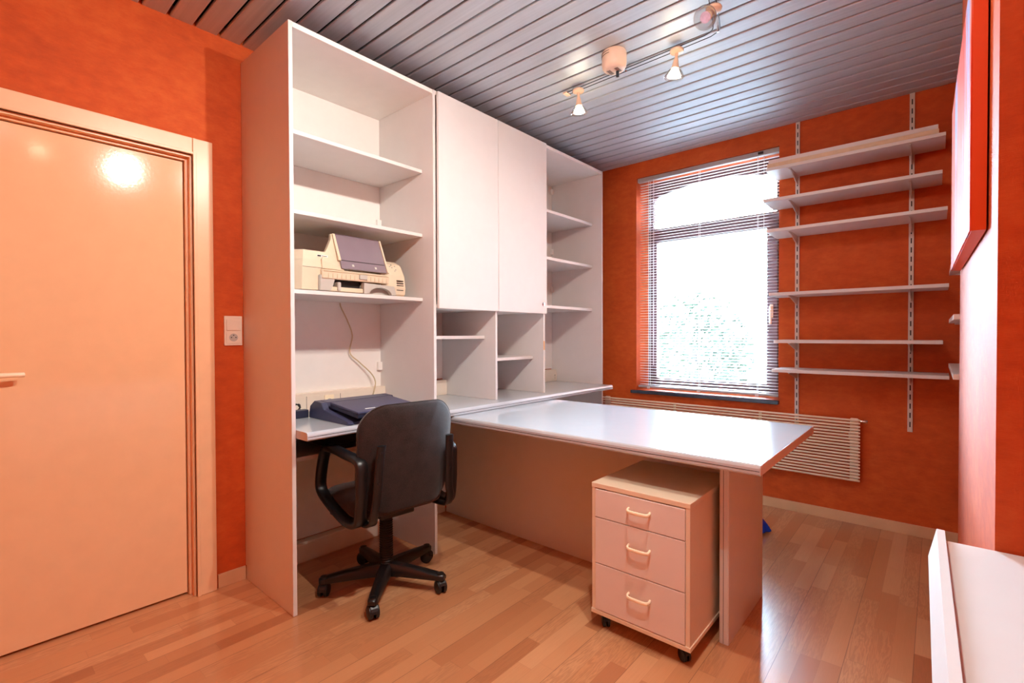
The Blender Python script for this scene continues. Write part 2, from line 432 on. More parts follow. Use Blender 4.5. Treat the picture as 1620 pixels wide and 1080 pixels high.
# door 1 in the left wall
bm = new()
for a, b in ((DY0 - .083, DY0 + .002), (DY1 - .002, DY1 + .081)):
    box(bm, 0.0005, .018, a, b, 0, DZ + .078, bev=.003)
box(bm, 0.0005, .018, DY0 + .0025, DY1 - .0025, DZ, DZ + .078, bev=.003)
# inner bead
box(bm, .0005, .023, DY1 - .002, DY1 + .012, 0, DZ + .012, bev=.002); box(bm, .0005, .023, DY0 - .012, DY0 + .002, 0, DZ + .012, bev=.002); box(bm, .0005, .023, DY0, DY1, DZ, DZ + .012, bev=.002)
# jamb lining
box(bm, -.119, 0, DY1 - .010, DY1 - .0005, 0, DZ); box(bm, -.119, 0, DY0 + .0005, DY0 + .010, 0, DZ); box(bm, -.119, 0, DY0 + .01, DY1 - .01, DZ - .010, DZ - .0005)
box(bm, -.075, -.030, DY1 - .022, DY1 - .010, 0, DZ - .01, bev=.002); box(bm, -.075, -.030, DY0 + .01, DY0 + .022, 0, DZ - .01, bev=.002); box(bm, -.075, -.030, DY0 + .02, DY1 - .02, DZ - .022, DZ - .01, bev=.002)
d1 = struct('door_1', B(-.085, -.046, DY0 + .024, DY1 - .026, .012, DZ - .026, bev=.002), DOORPAINT)
struct('trim_1', bm, FRAMEPAINT)
bm = new(); lathe(bm, [(.024, 0), (.024, .006), (.012, .009), (.010, .05)], (-.046, .045, 1.088), axis=(1, 0, 0), n=20)
tube(bm, curve([(.0, .045, 1.088), (.006, .06, 1.088), (.008, .10, 1.089), (.007, .16, 1.089), (.002, .185, 1.089)], 4), .0095, 10)
obj('door_handle', bm, HANDLECREAM, d1, smooth=40, label='cream lever handle')


# window 1
FY = 4.085
def arch(z0, x0, x1, zl, zr, zp):
    top = []
    for i in range(15):
        u = i / 14; x = x1 + (x0 - x1) * u
        zz = zr + (zl - zr) * u + (zp - (zl + zr) / 2) * 4 * u * (1 - u); top.append((x, zz))
    return [(x0, z0), (x1, z0)] + top
up = arch(2.161, .77, 1.74, 2.425, 2.425, 2.500)
lo = [(.765, .815), (1.742, .815), (1.742, 2.085), (.765, 2.085)]
win = struct('window_1', prism(new(), [(WX0 + .001, WZ0 + .002), (WX1 - .001, WZ0 + .002), (WX1 - .001, WZ1 - .002), (WX0 + .001, WZ1 - .002)], FY, FY + .07, 'y', holes=[up, lo]), FRAMEBR)
sash = obj('window_sash', prism(new(), [(.752, .802), (1.752, .802), (1.752, 2.098), (.752, 2.098)], FY - .018, FY + .04, 'y', holes=[[(.797, .856), (1.677, .856), (1.677, 2.04), (.797, 2.04)]], bev=.003), FRAMEBR, win)
obj('window_pane', B(.792, 1.682, FY + .008, FY + .014, .85, 2.045), PANE, win)
obj('window_pane', prism(new(), arch(2.158, .765, 1.745, 2.428, 2.428, 2.503), FY + .03, FY + .036, 'y'), PANE, win)
bm = new(); box(bm, 1.700, 1.724, FY - .030, FY - .0185, 1.36, 1.46, bev=.003); box(bm, 1.704, 1.720, FY - .062, FY - .030, 1.425, 1.445, bev=.003); box(bm, 1.703, 1.721, FY - .068, FY - .050, 1.31, 1.448, bev=.006)
obj('window_handle', bm, HANDLECREAM, win, smooth=40)
struct('trim_3', B(.675, 1.8135, YW - .040, FY, .738, .7645, bev=.004), SLATE)
# venetian blind
bl = thing('venetian_blind', 'white venetian blind with thin open slats hanging in the window recess', 'blind', (1.26, 3.89, WZ0))
bm = new(); box(bm, WX0 + .004, WX1 - .004, 3.868, 3.908, WZ1 - .036, WZ1 - .002, bev=.003); obj('headrail', bm, RAILG, bl)
bm = new(); z = .815
while z < WZ1 - .045:
    t = bmesh.new(); y0, y1 = 3.876, 3.901
    ys = [y0, y0 + .008, (y0 + y1) / 2, y1 - .008, y1]; zs = [0, .0015, .0022, .0015, 0]
    A = [t.verts.new((WX0 + .022, a, z + b)) for a, b in zip(ys, zs)]; Bv = [t.verts.new((WX1 - .006, a, z + b)) for a, b in zip(ys, zs)]
    A2 = [t.verts.new((WX0 + .022, a, z + b - .0007)) for a, b in zip(ys, zs)]; B2 = [t.verts.new((WX1 - .006, a, z + b - .0007)) for a, b in zip(ys, zs)]
    for i in range(4):
        t.faces.new((A[i], A[i + 1], Bv[i + 1], Bv[i])); t.faces.new((A2[i], B2[i], B2[i + 1], A2[i + 1]))
    t.faces.new((A[0], Bv[0], B2[0], A2[0])); t.faces.new((A[4], A2[4], B2[4], Bv[4]))
    merge(bm, t); z += .0222
obj('slats', bm, BLINDW, bl)
bm = new(); box(bm, WX0 + .010, WX1 - .006, 3.872, 3.905, .786, .804, bev=.004); obj('bottom_rail', bm, RAILG, bl)
for x in (.815, 1.235, 1.66):
    bm = new()
    for yy in (3.8735, 3.9035): tube(bm, [(x, yy, .80), (x, yy, WZ1 - .03)], .0013, 5)
    box(bm, x - .012, x + .012, 3.868, 3.8725, .78, .796)
    obj('ladder_cord', bm, BLINDW, bl)
bm = new(); tube(bm, [(.86, 3.870, .98), (.86, 3.870, WZ1 - .03)], .0022, 6); obj('tilt_wand', bm, BLINDW, bl)
bm = new(); tube(bm, [(1.705, 3.868, 1.02), (1.705, 3.868, WZ1 - .03)], .0015, 5); lathe(bm, [(.003, 0), (.006, .01), (.003, .03)], (1.705, 3.868, .99), n=10); obj('pull_cord', bm, BLINDW, bl)
bm = new(); box(bm, 1.665, 1.70, 3.862, 3.869, WZ1 - .026, WZ1 - .010); obj('cord_lock', bm, DARK, bl)

# ------------------------------------------------------------------ built-in cupboard wall
PT = .018; Y0, Y1, Y2, Y3, Y4 = .974, 1.777, 2.284, 2.788, 3.593; YE = 3.611; HT = 2.604; BX = .0015
def shelfboard(y0, y1, z, x1=.431, th=.019, x0=.012): return B(x0, x1, y0 + .0005, y1 - .0005, z - th, z, bev=.0015)
u1 = thing('bookcase', 'tall open white bookcase beside the door with printer shelf and desk niche', 'bookcase', (.26, 1.385, 0))
# notch the foot of the outer panel around the baseboard
obj('side_panel', prism(new(), [(.0115, .0005), (.5, .0005), (XC, .0005), (XC, HT), (BX, HT), (BX, .0695), (.0115, .0695)], Y0 + .0005, Y0 + .0185, 'y', bev=.001), WHITE, u1)
obj('side_panel', B(BX, XC, Y1, Y1 + PT, .0005, HT, bev=.001), WHITE, u1)
obj('top_panel', B(BX, XC - .001, Y0 + .019, Y1 - .0005, HT - .024, HT - .001, bev=.001), WHITE_IN, u1)
obj('back_panel', B(BX, .010, Y0 + .019, Y1 - .0005, .115, HT - .025), WHITE_IN, u1)
for zz in (2.178, 1.815, 1.449): obj('shelf', shelfboard(Y0 + .019, Y1, zz), SHELFW, u1)
obj('keyboard_shelf', B(.012, .400, Y0 + .019, Y1 - .0005, .645, .665, bev=.0015), SHELFW, u1)
for zz in (1.905, 1.02): obj('connector_block', B(.0105, .030, Y1 - .030, Y1 - .0005, zz, zz + .05, bev=.002), WHITE_IN, u1)
# desk niche worktop
def worktop(y0, y1, x1=.632, x0=.012):
    prof = [(x0, ZT - .036), (x1 - .006, ZT - .036), (x1, ZT - .030), (x1, ZT - .012), (x1 - .004, ZT - .004), (x1 - .012, ZT), (x0, ZT)]
    return prism(new(), prof, y0, y1, 'y')
dt = thing('niche_worktop', 'white worktop with rounded front edge in the bookcase niche, laptop on it', 'worktop', (.32, 1.385, ZT - .036))
obj('board', worktop(Y0 + .0195, Y1 - .001), DESKTOP, dt)
obj('edge_seam', B(.6315, .6326, Y0 + .021, Y1 - .002, ZT - .0205, ZT - .0185), DARK, dt)
ct = thing('long_worktop', 'long white worktop under the wall cupboards, ending near the window wall', 'worktop', (.32, 2.7, ZT - .036))
obj('board', worktop(Y1 + PT + .001, Y4 - .001), DESKTOP, ct)
obj('edge_seam', B(.6315, .6326, Y1 + PT + .002, Y4 - .002, ZT - .0205, ZT - .0185), DARK, ct)
# cupboard with two doors over open pigeonholes
u2 = thing('wall_cupboard', 'white wall cupboard with two tall doors above four open pigeonholes', 'cupboard', (.26, 2.3, ZT))
a0 = Y1 + PT
obj('top_panel', B(BX, XC - .001, a0 + .0005, Y3 + .0175, HT - .024, HT - .001, bev=.001), WHITE_IN, u2)
obj('back_panel', B(BX, .010, a0 + .0005, Y3 + .0175, .93, HT - .025), WHITE_IN, u2)
obj('bottom_panel', B(.0105, XC - .002, a0 + .0005, Y2 - .0005, 1.392, 1.410), WHITE_IN, u2)
obj('bottom_panel', B(.0105, XC - .002, Y2 + PT + .0005, Y3 - .0005, 1.392, 1.410), WHITE_IN, u2)
obj('divider', B(.0105, XC - .001, Y2, Y2 + PT, ZT + .0005, HT - .025, bev=.001), WHITE, u2)
dv = obj('divider', B(.0105, XC - .001, Y3, Y3 + PT, ZT + .0005, HT - .025, bev=.001), WHITE, u2)
obj('chipped_edge', B(XC - .0012, XC + .0003, Y3 + .001, Y3 + .013, 1.128, 1.192, bev=.0003), PEEL, dv, label='chipped edge showing bare chipboard')
obj('shelf', B(.012, .431, a0 + .002, Y2 - .0015, 1.212, 1.232, bev=.0015), SHELFW, u2)
obj('shelf', B(.012, .431, Y2 + PT + .0015, Y3 - .0015, 1.062, 1.082, bev=.0015), SHELFW, u2)
for k, (ya, yb) in enumerate(((a0 + .004, Y2 + .0085), (Y2 + .0115, Y3 + .017))):
    d = obj('door', B(XC + .001, XC + .020, ya, yb, 1.386, HT - .006, bev=.004, seg=3), WHITE, u2)
    if k:
        bm = new(); lathe(bm, [(.014, 0), (.014, .004), (.011, .006), (.0, .006)], (XC + .020, yb - .045, 1.452), axis=(1, 0, 0), n=20)
        lk = obj('lock', bm, CHROME, d, smooth=40, label='small round chrome lock')
# open shelf unit near the window
u3 = thing('bookcase', 'white open shelf unit at the window end of the cupboard wall', 'bookcase', (.26, 3.2, 0))
a1 = Y3 + PT
obj('side_panel', B(BX, XC, Y4, YE, .0005, HT, bev=.001), WHITE, u3)
obj('top_panel', B(BX, XC - .001, a1 + .0005, Y4 - .0005, HT - .024, HT - .001, bev=.001), WHITE_IN, u3)
obj('back_panel', B(BX, .010, a1 + .0005, Y4 - .0005, .93, HT - .025), WHITE_IN, u3)
for zz in (2.182, 1.826, 1.460): obj('shelf', shelfboard(a1, Y4, zz, .436, .022), SHELFW, u3)
for zz in (2.50, 1.96, 1.62): obj('connector_block', B(.0105, .030, Y4 - .030, Y4 - .0005, zz, zz + .05, bev=.002), WHITE_IN, u3)
# lower back panel, seen below the worktop
ub = thing('lower_back_panel', 'plain white panel closing the wall below the long worktop', 'panel', (.006, 2.7, .115))
obj('panel', B(BX, .010, a0 + .001, Y4 - .001, .115, .78), WHITE_IN, ub)
# cable ducts
def duct(y0, y1, z0, z1, seams, label, group=None, sockets=(), holes=()):
    t = thing('cable_duct', label, 'cable duct', (.03, (y0 + y1) / 2, z0), group=group)
    bm = new(); box(bm, .0105, .060, y0, y1, z0, z1, bev=.002); obj('channel', bm, CREAM, t)
    bm = new(); box(bm, .0601, .0625, y0 + .001, y1 - .001, z0 + .008, z1 - .016, bev=.0006); lid = obj('lid', bm, CREAM, t)
    if seams:
        for s_ in seams: obj('lid_seam', B(.0626, .0632, s_ - .001, s_ + .001, z0 + .009, z1 - .017), DARK, lid)
    for s_ in sockets:
        bm = new(); box(bm, .0627, .068, s_ - .028, s_ + .028, z0 + .012, z1 - .020, bev=.002); sk = obj('socket', bm, HANDLECREAM, t)
        bm = new(); lathe(bm, [(.017, 0), (.017, .0008), (0, .0008)], (.0681, s_, (z0 + z1) / 2 - .006), axis=(1, 0, 0), n=18); obj('socket_hole', bm, GREYP, sk)
    for s_ in holes:
        bm = new(); box(bm, .0627, .0634, s_ - .003, s_ + .003, z0 + .045, z0 + .06); box(bm, .0627, .0634, s_ - .001, s_ + .001, z0 + .02, z0 + .04); obj('cable_slot', bm, DARK, lid)
    return t
duct(Y0 + .0195, Y1 - .001, ZT + .0005, .921, (1.27, 1.47), 'cream cable duct with sockets behind the laptop', sockets=(1.40,))
duct(a0 + .001, Y2 - .001, ZT + .0005, .924, (), 'short cream cable duct at the back of the left pigeonhole')
duct(Y2 + PT + .001, Y3 - .001, ZT + .0005, .924, (), 'short cream cable duct at the back of the right pigeonhole')
duct(a1 + .001, Y4 - .001, ZT + .0005, .924, (), 'cream cable duct on the worktop end beside the window wall', holes=(3.565,))
def plinth(y0, y1, label):
    t = thing('plinth_duct', label, 'cable duct', (.03, (y0 + y1) / 2, 0))
    obj('channel', B(.0015, .058, y0, y1, .0005, .110, bev=.002), CREAM, t); obj('lid', B(.0581, .0605, y0 + .001, y1 - .001, .006, .100, bev=.001), CREAM, t)
    bm = new(); box(bm, .035, .05, y1 - .10, y1 - .085, .1101, .1107); obj('cable_slot', bm, DARK, t)
plinth(Y0 + .0195, Y1 - .001, 'cream plinth duct along the floor under the niche worktop')
plinth(a0 + .001, 2.262, 'cream plinth duct along the floor left of the desk panel')
obj('dark_bar', B(.012, .04, 3.12, 3.52, .66, .70, bev=.002), BLACKP, ub)  # small dark bar on the panel below the worktop

# ------------------------------------------------------------------ desk
dk = thing('desk', 'large white peninsula desk joined to the long worktop', 'desk', (1.3, 2.3, 0))
DX0, DX1, DYN, DYF, DZT, DZB = .30, 2.195, 1.822, 2.782, .7835, .745
prof = [(DYN + .004, DZB), (DYF - .004, DZB), (DYF, DZB + .006), (DYF, DZT - .006), (DYF - .006, DZT), (DYN + .012, DZT), (DYN + .004, DZT - .004), (DYN, DZT - .012), (DYN, DZB + .006)]
top = obj('desk_top', prism(new(), prof, DX0, DX1, 'x'), DESKTOP, dk)
obj('edge_seam', B(DX0, DX1 - .001, DYN - .0006, DYN + .0003, DZB + .015, DZB + .017), DARK, top)
obj('end_edge', B(DX1 + .0002, DX1 + .0022, DYN + .001, DYF - .001, DZB + .001, DZT - .001), WHITE, top)
lg = obj('end_panel', prism(new(), [(2.0, 2.012), (2.004, 2.008), (2.032, 2.008), (2.036, 2.012), (2.036, 2.508), (2.032, 2.512), (2.004, 2.512), (2.0, 2.508)], .0005, DZB - .001, 'z'), WHITE, dk)
obj('edge_seam', B(2.0155, 2.017, 2.0073, 2.0083, .002, DZB - .002), DARK, lg)
obj('modesty_panel', B(.0630, 1.9995, 2.268, 2.286, .0005, DZB - .001, bev=.001), WHITE, dk)

# ------------------------------------------------------------------ drawer pedestal
px0, px1, py0, py1 = 1.557, 1.973, 1.772, 2.245
pd = thing('drawer_pedestal', 'pale three-drawer pedestal on castors under the desk', 'drawer unit', ((px0 + px1) / 2, 2.0, 0))
obj('top_panel', B(px0 - .002, px1 + .002, py0 - .002, py1, .594, .614, bev=.002), CREAM_LAM, pd)
bm = new(); box(bm, px0, px0 + .016, py0, py1, .082, .594); box(bm, px1 - .016, px1, py0, py1, .082, .594); box(bm, px0 + .016, px1 - .016, py1 - .01, py1, .082, .594)
box(bm, px0 + .016, px1 - .016, py0 + .02, py1 - .01, .575, .594)
obj('body', bm, CREAM_LAM, pd)
obj('base_panel', B(px0 - .004, px1 + .004, py0 - .004, py1, .064, .0815, bev=.002), CREAM_LAM, pd)
bm = B(px0 + .016, px1 - .016, py0 + .008, py0 + .02, .082, .575); obj('drawer_gap', bm, DARK, pd)
for zb, zt in ((.474, .590), (.281, .4705), (.085, .2775)):
    d = obj('drawer', B(px0 + .0175, px1 - .0175, py0 - .004, py0 + .008, zb, zt, bev=.0012), PALE_LAM, pd)
    zc = zt - (zt - zb) * .5 + .006 if zt > .5 else zt - (zt - zb) * .42
    bm = new(); xa, xb = 1.728, 1.818; yf = py0 - .004
    strip(bm, curve([(xa, yf, zc + .004), (xa + .001, yf - .014, zc), (xa + .012, yf - .022, zc - .001), ((xa + xb) / 2, yf - .024, zc - .001), (xb - .012, yf - .022, zc - .001), (xb - .001, yf - .014, zc), (xb, yf, zc + .004)], 4), .013, .008, (0, 0, 1), .002)
    obj('drawer_handle', bm, HANDLECREAM, d, smooth=50, label='cream plastic bow handle')
def caster(x, y, r, parent, ang, local=False, top=.064, w_=.02):
    c = new()
    M = Matrix.Translation((x, y, 0)) @ Matrix.Rotation(ang, 4, 'Z')
    for s_ in (-1, 1):
        lathe(c, [(r * .5, s_ * w_ * .28), (r * .96, s_ * w_ * .3), (r, s_ * w_ * .5), (r * .97, s_ * w_ * .95), (r * .75, s_ * w_ * 1.12), (0, s_ * w_ * 1.15)], (0, 0, r), axis=(0, 1, 0), n=22, M=M)
    o = obj('caster', c, BLACKRIB, parent, local=local, smooth=35)
    h = new(); pts = []
    for i in range(9):
        a = PI * (.02 + .85 * i / 8); pts.append((r * 1.08 * math.cos(a), 0, r + r * 1.08 * math.sin(a)))
    strip(h, pts, w_ * 1.5, .004, (0, 1, 0), .001, M=M)
    lathe(h, [(.008, r * 1.6), (.008, top - .0005)], (0, 0, 0), n=12, M=M)
    # swivel stem
    hh = obj('caster_fork', h, BLACKP, o, local=local)
    return o
for x, y, a in ((1.60, 1.81, 2.3), (1.938, 1.81, 2.6), (1.60, 2.19, .5), (1.93, 2.19, .9)): caster(x, y, .0235, pd, a, w_=.014)

# ------------------------------------------------------------------ office chair (local frame, sitter faces -x)
ch = thing('office_chair', 'black swivel office chair with armrests facing the niche worktop', 'chair', (.60, 1.405, 0), math.radians(-6))
bm = new(); lathe(bm, [(.034, .052), (.040, .060), (.040, .105), (.034, .118), (0, .118)], n=24); hub = obj('hub', bm, BLACKP, ch, local=True, smooth=40)
CR = .295
for k in range(5):
    a = math.radians(-118 + 72 * k + 6); M = Matrix.Rotation(a, 4, 'Z')
    t = bmesh.new(); secs = []
    for x, z, wy, hh in ((.022, .088, .030, .030), (.10, .088, .027, .026), (.20, .084, .024, .021), (.285, .079, .021, .015), (.302, .078, .020, .014), (.312, .076, .013, .009)):
        secs.append([t.verts.new(v) for v in ((x, -wy, z - hh), (x, wy, z - hh), (x, wy, z + hh * .5), (x, wy * .55, z + hh), (x, -wy * .55, z + hh), (x, -wy, z + hh * .5))])
    for A, Bq in zip(secs, secs[1:]):
        for i in range(6): t.faces.new((A[i], A[(i + 1) % 6], Bq[(i + 1) % 6], Bq[i]))
    t.faces.new(secs[0][::-1]); t.faces.new(secs[-1])
    bm = new(); merge(bm, t, M)
    lathe(bm, [(.016, .064), (.019, .070), (.017, .095), (0, .098)], (.288, 0, 0), n=14, M=M)
    obj('leg', bm, BLACKP, ch, local=True, smooth=45)
    caster(CR * math.cos(a) * .98, CR * math.sin(a) * .98, .0305, ch, a + (1.2, .5, 2.4, 2.0, .4)[k], local=True, top=.0665, w_=.022)
bm = new(); pr_ = [(.034, .112)]
for i in range(22): pr_ += [(.034 - .0015 * i / 22, .115 + i * .0115), (.030 - .0015 * i / 22, .1207 + i * .0115)]
pr_ += [(.031, .372), (0, .372)]
lathe(bm, pr_, n=24); obj('column', bm, BLACKRIB, ch, local=True, smooth=60, label='ribbed black gas lift sleeve')
bm = new(); box(bm, -.10, .12, -.09, .09, .372, .400, bev=.008); box(bm, -.13, .14, -.20, .20, .400, .418, bev=.006)
sm_ = obj('seat_plate', bm, BLACKP, ch, local=True)
bm = new(); tube(bm, [(.05, .08, .385), (.06, .20, .38), (.07, .245, .378)], .006, 8); box(bm, .055, .085, .235, .275, .372, .383, bev=.003); obj('height_lever', bm, BLACKP, ch, local=True)
out = rrect(.47, .46, .10, 8, 0)
seat = pillow(new(), out, .47, .46, [(.03, -.030), (.006, -.026), (0, -.010), (0, .012), (.008, .028), (.03, .040), (.09, .045), (.2, .042)],
              lambda x, y, d: Vector((y * 1.0 - .03, x, .452 + d - (.020 * max(0, -(y) / .23) ** 3 if d > 0 else 0))))
obj('seat', seat, FABRIC, ch, local=True, smooth=60)
BW, BH = .485, .475
outl = []
for x, y in rrect(BW, BH, .115, 9, 0):
    ty = y / BH   # narrower at the foot, bowed top and bottom
    x2 = x * (1.0 - .07 * max(0, -ty * 2))
    outl.append((x2, y + .010 * (1 - (2 * x / BW) ** 2) * (1 if y > 0 else -1.6)))
def backfn(x, y, d):
    z = .685 + y; lean = .10 * (z - .5) if z > .55 else .005 + .25 * (.55 - z) ** 2
    return Vector((.215 + lean - .055 * (2 * x / BW) ** 2 + d + .012 * math.cos(y / BH * PI), x, z))
bk = pillow(new(), outl, BW, BH, [(.09, -.026), (.03, -.026), (.010, -.020), (0, -.008), (-.001, .004), (.003, .014), (.014, .022), (.05, .027), (.11, .029)], backfn)
obj('backrest', bk, FABRIC, ch, local=True, smooth=60)
bm = new()
tube(bm, [backfn(x * .999, y * .999, .008) for x, y in outl], .0032, 6, closed=True)
obj('piping', bm, FABRIC, ch, local=True, smooth=60)
for s_ in (-1, 1):
    bm = new()
    loop = curve([(.215, s_ * .238, .690), (.10, s_ * .246, .704), (-.01, s_ * .260, .716), (-.095, s_ * .260, .695), (-.150, s_ * .260, .570), (-.150, s_ * .258, .495), (-.05, s_ * .254, .448), (.12, s_ * .252, .412), (.20, s_ * .240, .424), (.222, s_ * .238, .50), (.226, s_ * .238, .62)], 5, True)
    strip(bm, loop, .050, .028, (0, 1, 0), .006, closed=True)
    box(bm, -.03, .10, s_ * .252 - .018, s_ * .252 + .018, .412, .428, bev=.004)
    box(bm, -.02, .09, min(s_ * .18, s_ * .252), max(s_ * .18, s_ * .252), .404, .417, bev=.003)
    obj('armrest', bm, BLACKP, ch, local=True, smooth=50)
    bm = new()
    P = [(.292, s_ * .176, .765), (.285, s_ * .180, .72), (.275, s_ * .185, .62), (.266, s_ * .190, .52), (.262, s_ * .200, .46), (.245, s_ * .198, .424), (.20, s_ * .205, .409), (.12, s_ * .19, .409)]
    strip(bm, curve(P, 4), .040, .016, (0, 1, 0), .005)
    for zz in (.735, .60): lathe(bm, [(.007, 0), (.007, .003), (0, .004)], (.294 if zz > .7 else .282, s_ * (.179 if zz > .7 else .186), zz), axis=(1, 0, .08), n=10)
    obj('back_bracket', bm, BLACKP, ch, local=True, smooth=50)

# ------------------------------------------------------------------ multifunction printer on the shelf
pz = 1.4495
pr = thing('printer', 'bulky beige office printer with smoked paper lid on the bookcase shelf', 'printer', (.22, 1.34, pz))
# left housing tower (profile in x,z extruded in y)
bm = new(); t = bmesh.new()
R_ = []
for z_, x_, c_ in ((pz + .006, .402, .040), (pz + .115, .405, .042), (pz + .150, .398, .048), (pz + .196, .382, .058)):
    R_.append([t.verts.new((px, py, z_)) for px, py in ((.06, 1.020), (x_ - .10, 1.020), (x_, 1.045 + c_), (x_, 1.232), (.06, 1.232))])
for A_, B_ in zip(R_, R_[1:]):
    for k_ in range(5): t.faces.new((A_[k_], A_[(k_ + 1) % 5], B_[(k_ + 1) % 5], B_[k_]))
t.faces.new(R_[0][::-1]); t.faces.new(R_[-1]); merge(bm, t)
lh = obj('left_housing', bm, BEIGE, pr)
obj('housing_seam', B(.30, .4058, 1.088, 1.225, pz + .112, pz + .1135), DARK, lh)
nb = obj('name_plate', B(.3905, .3925, 1.165, 1.222, pz + .168, pz + .178, M=None), WHITE_IN, lh)
bm = new(); box(bm, .3926, .3931, 1.168, 1.186, pz + .1695, pz + .1765); box(bm, .3926, .3931, 1.190, 1.216, pz + .172, pz + .1745); obj('name_plate_print', bm, DARK, nb)
bm = prism(new(), [(.05, pz + .006), (.385, pz + .006), (.392, pz + .050), (.380, pz + .120), (.345, pz + .180), (.29, pz + .205), (.06, pz + .205)], 1.525, 1.690, 'y', bev=.006)
rh = obj('right_housing', bm, BEIGE, pr)
bm = new()
for i in range(5):
    zz = pz + .035 + i * .013; xx = .3905 if i < 2 else .3915
    box(bm, xx - .004, xx + .0012, 1.628, 1.672, zz, zz + .004)
obj('vent_slot', bm, DARK, rh)
bm = new()
for yy, dz in ((1.618, .176), (1.618, .160), (1.606, .166), (1.640, .170), (1.640, .150), (1.630, .142)):
    xx = .345 + (.180 - dz) * .58; box(bm, xx - .006, xx + .0025, yy, yy + .006, pz + dz, pz + dz + .005)
obj('control_button', bm, GREYP, rh)
# centre body and front strip with ridges
bm = prism(new(), [(.05, pz + .085), (.425, pz + .062), (.428, pz + .098), (.40, pz + .112), (.05, pz + .112)], 1.175, 1.555, 'y', bev=.003)
cb = obj('front_cover', bm, BEIGE, pr)
bm = new()
for i in range(15):
    yy = 1.205 + i * .0235
    if 1.355 < yy < 1.415: continue
    box(bm, .4262, .4285, yy, yy + .0012, pz + .067, pz + .090)
box(bm, .4265, .4290, 1.18, 1.55, pz + .0985, pz + .1000)
obj('ridge_line', bm, CORDM, cb)
obj('latch', B(.425, .434, 1.372, 1.418, pz + .072, pz + .096, bev=.003), GREYP, cb)
# feeder side cheeks and sloping smoked lid
# wide left wing facing the front
bm = new(); t = bmesh.new()
f = [(.412, 1.182, pz + .112), (.410, 1.182, pz + .155), (.385, 1.205, pz + .182), (.362, 1.235, pz + .222), (.345, 1.262, pz + .268), (.332, 1.272, pz + .302), (.330, 1.282, pz + .302), (.405, 1.302, pz + .112)]
A = [t.verts.new(p) for p in f]; Bq = [t.verts.new((p[0] - .02, p[1], p[2])) for p in f]
t.faces.new(A); t.faces.new(Bq[::-1])
for i in range(len(f)): t.faces.new((A[i], A[(i + 1) % len(f)], Bq[(i + 1) % len(f)], Bq[i]))
merge(bm, t); obj('feeder_wing', bm, BEIGE, pr)
def slab(yl, yr, u0, u1, lift, th, m, name, par, **kw):
    # plane from (x .408, z pz+.115) at u=0 to (x .322, z pz+.300) at u=1
    a = Vector((.408, 0, pz + .115)); b = Vector((.324, 0, pz + .303)); d = b - a; n = Vector((d.z, 0, -d.x)).normalized()
    t = bmesh.new(); vs = []
    for l in (lift, lift + th):
        for u in (u0, u1):
            for y in (yl, yr): vs.append(t.verts.new(a + d * u + n * l + Vector((0, y, 0))))
    for fc in ((0, 1, 3, 2), (4, 6, 7, 5), (0, 4, 5, 1), (2, 3, 7, 6), (0, 2, 6, 4), (1, 5, 7, 3)): t.faces.new([vs[i] for i in fc])
    bm = new(); merge(bm, t); return obj(name, bm, m, par, **kw)
lid = slab(1.286, 1.548, .02, 1.0, 0, .008, SMOKED, 'smoked_lid', pr, label='smoked translucent paper lid')
slab(1.290, 1.545, .235, .25, .0082, .0012, DARK, 'lid_fold', lid)
slab(1.275, 1.288, .22, .97, .006, .008, BEIGE, 'lid_guide', pr); slab(1.5485, 1.558, .0, .97, -.002, .016, BEIGE, 'lid_guide', pr)
for yy in (1.345, 1.478): slab(yy, yy + .012, .09, .15, .0082, .0012, GREYP, 'lid_clip', lid)
# output tray below
obj('tray_recess', B(.08, .385, 1.215, 1.399, pz + .002, pz + .06), DARK, pr)
obj('tray_inner', B(.08, .392, 1.3995, 1.590, pz + .002, pz + .046), GREYP, pr)
bm = new(); box(bm, .30, .418, 1.215, 1.40, pz + .004, pz + .026, bev=.003); obj('output_tray', bm, BEIGE, pr)
obj('tray_guide', B(.36, .430, 1.255, 1.272, pz + .006, pz + .05, bev=.006), GREYP, pr)
ft = [(1.40, pz + .002), (1.40, pz + .056), (1.575, pz + .048), (1.59, pz + .002), (1.575, pz + .002)]
arc = [(1.50 + .068 * math.cos(PI * i / 12), pz + .002 + .036 * math.sin(PI * i / 12)) for i in range(13)]
obj('tray_front', prism(new(), [(1.40, pz + .002), (1.40, pz + .057), (1.585, pz + .050), (1.598, pz + .002)] + arc, .40, .428, 'x'), GREYP, pr)
obj('left_foot', prism(new(), [(1.165, pz + .004), (1.225, pz + .004), (1.245, pz + .062), (1.232, pz + .075), (1.165, pz + .080)], .37, .420, 'x', bev=.003), GREYP, pr)

# cable from the printer down to the duct
bm = new(); tube(bm, curve([(.016, 1.50, 1.425), (.020, 1.503, 1.40), (.028, 1.540, 1.32), (.03, 1.568, 1.235), (.03, 1.552, 1.135), (.034, 1.612, 1.075), (.045, 1.685, 1.005), (.066, 1.700, .955), (.071, 1.690, .905), (.071, 1.680, .875)], 8), .0038, 8)
obj('cable', bm, CORDM, loc=(.03, 1.57, 1.1), smooth=60, label='beige cable hanging below the printer shelf to the cable duct', cat='cable')

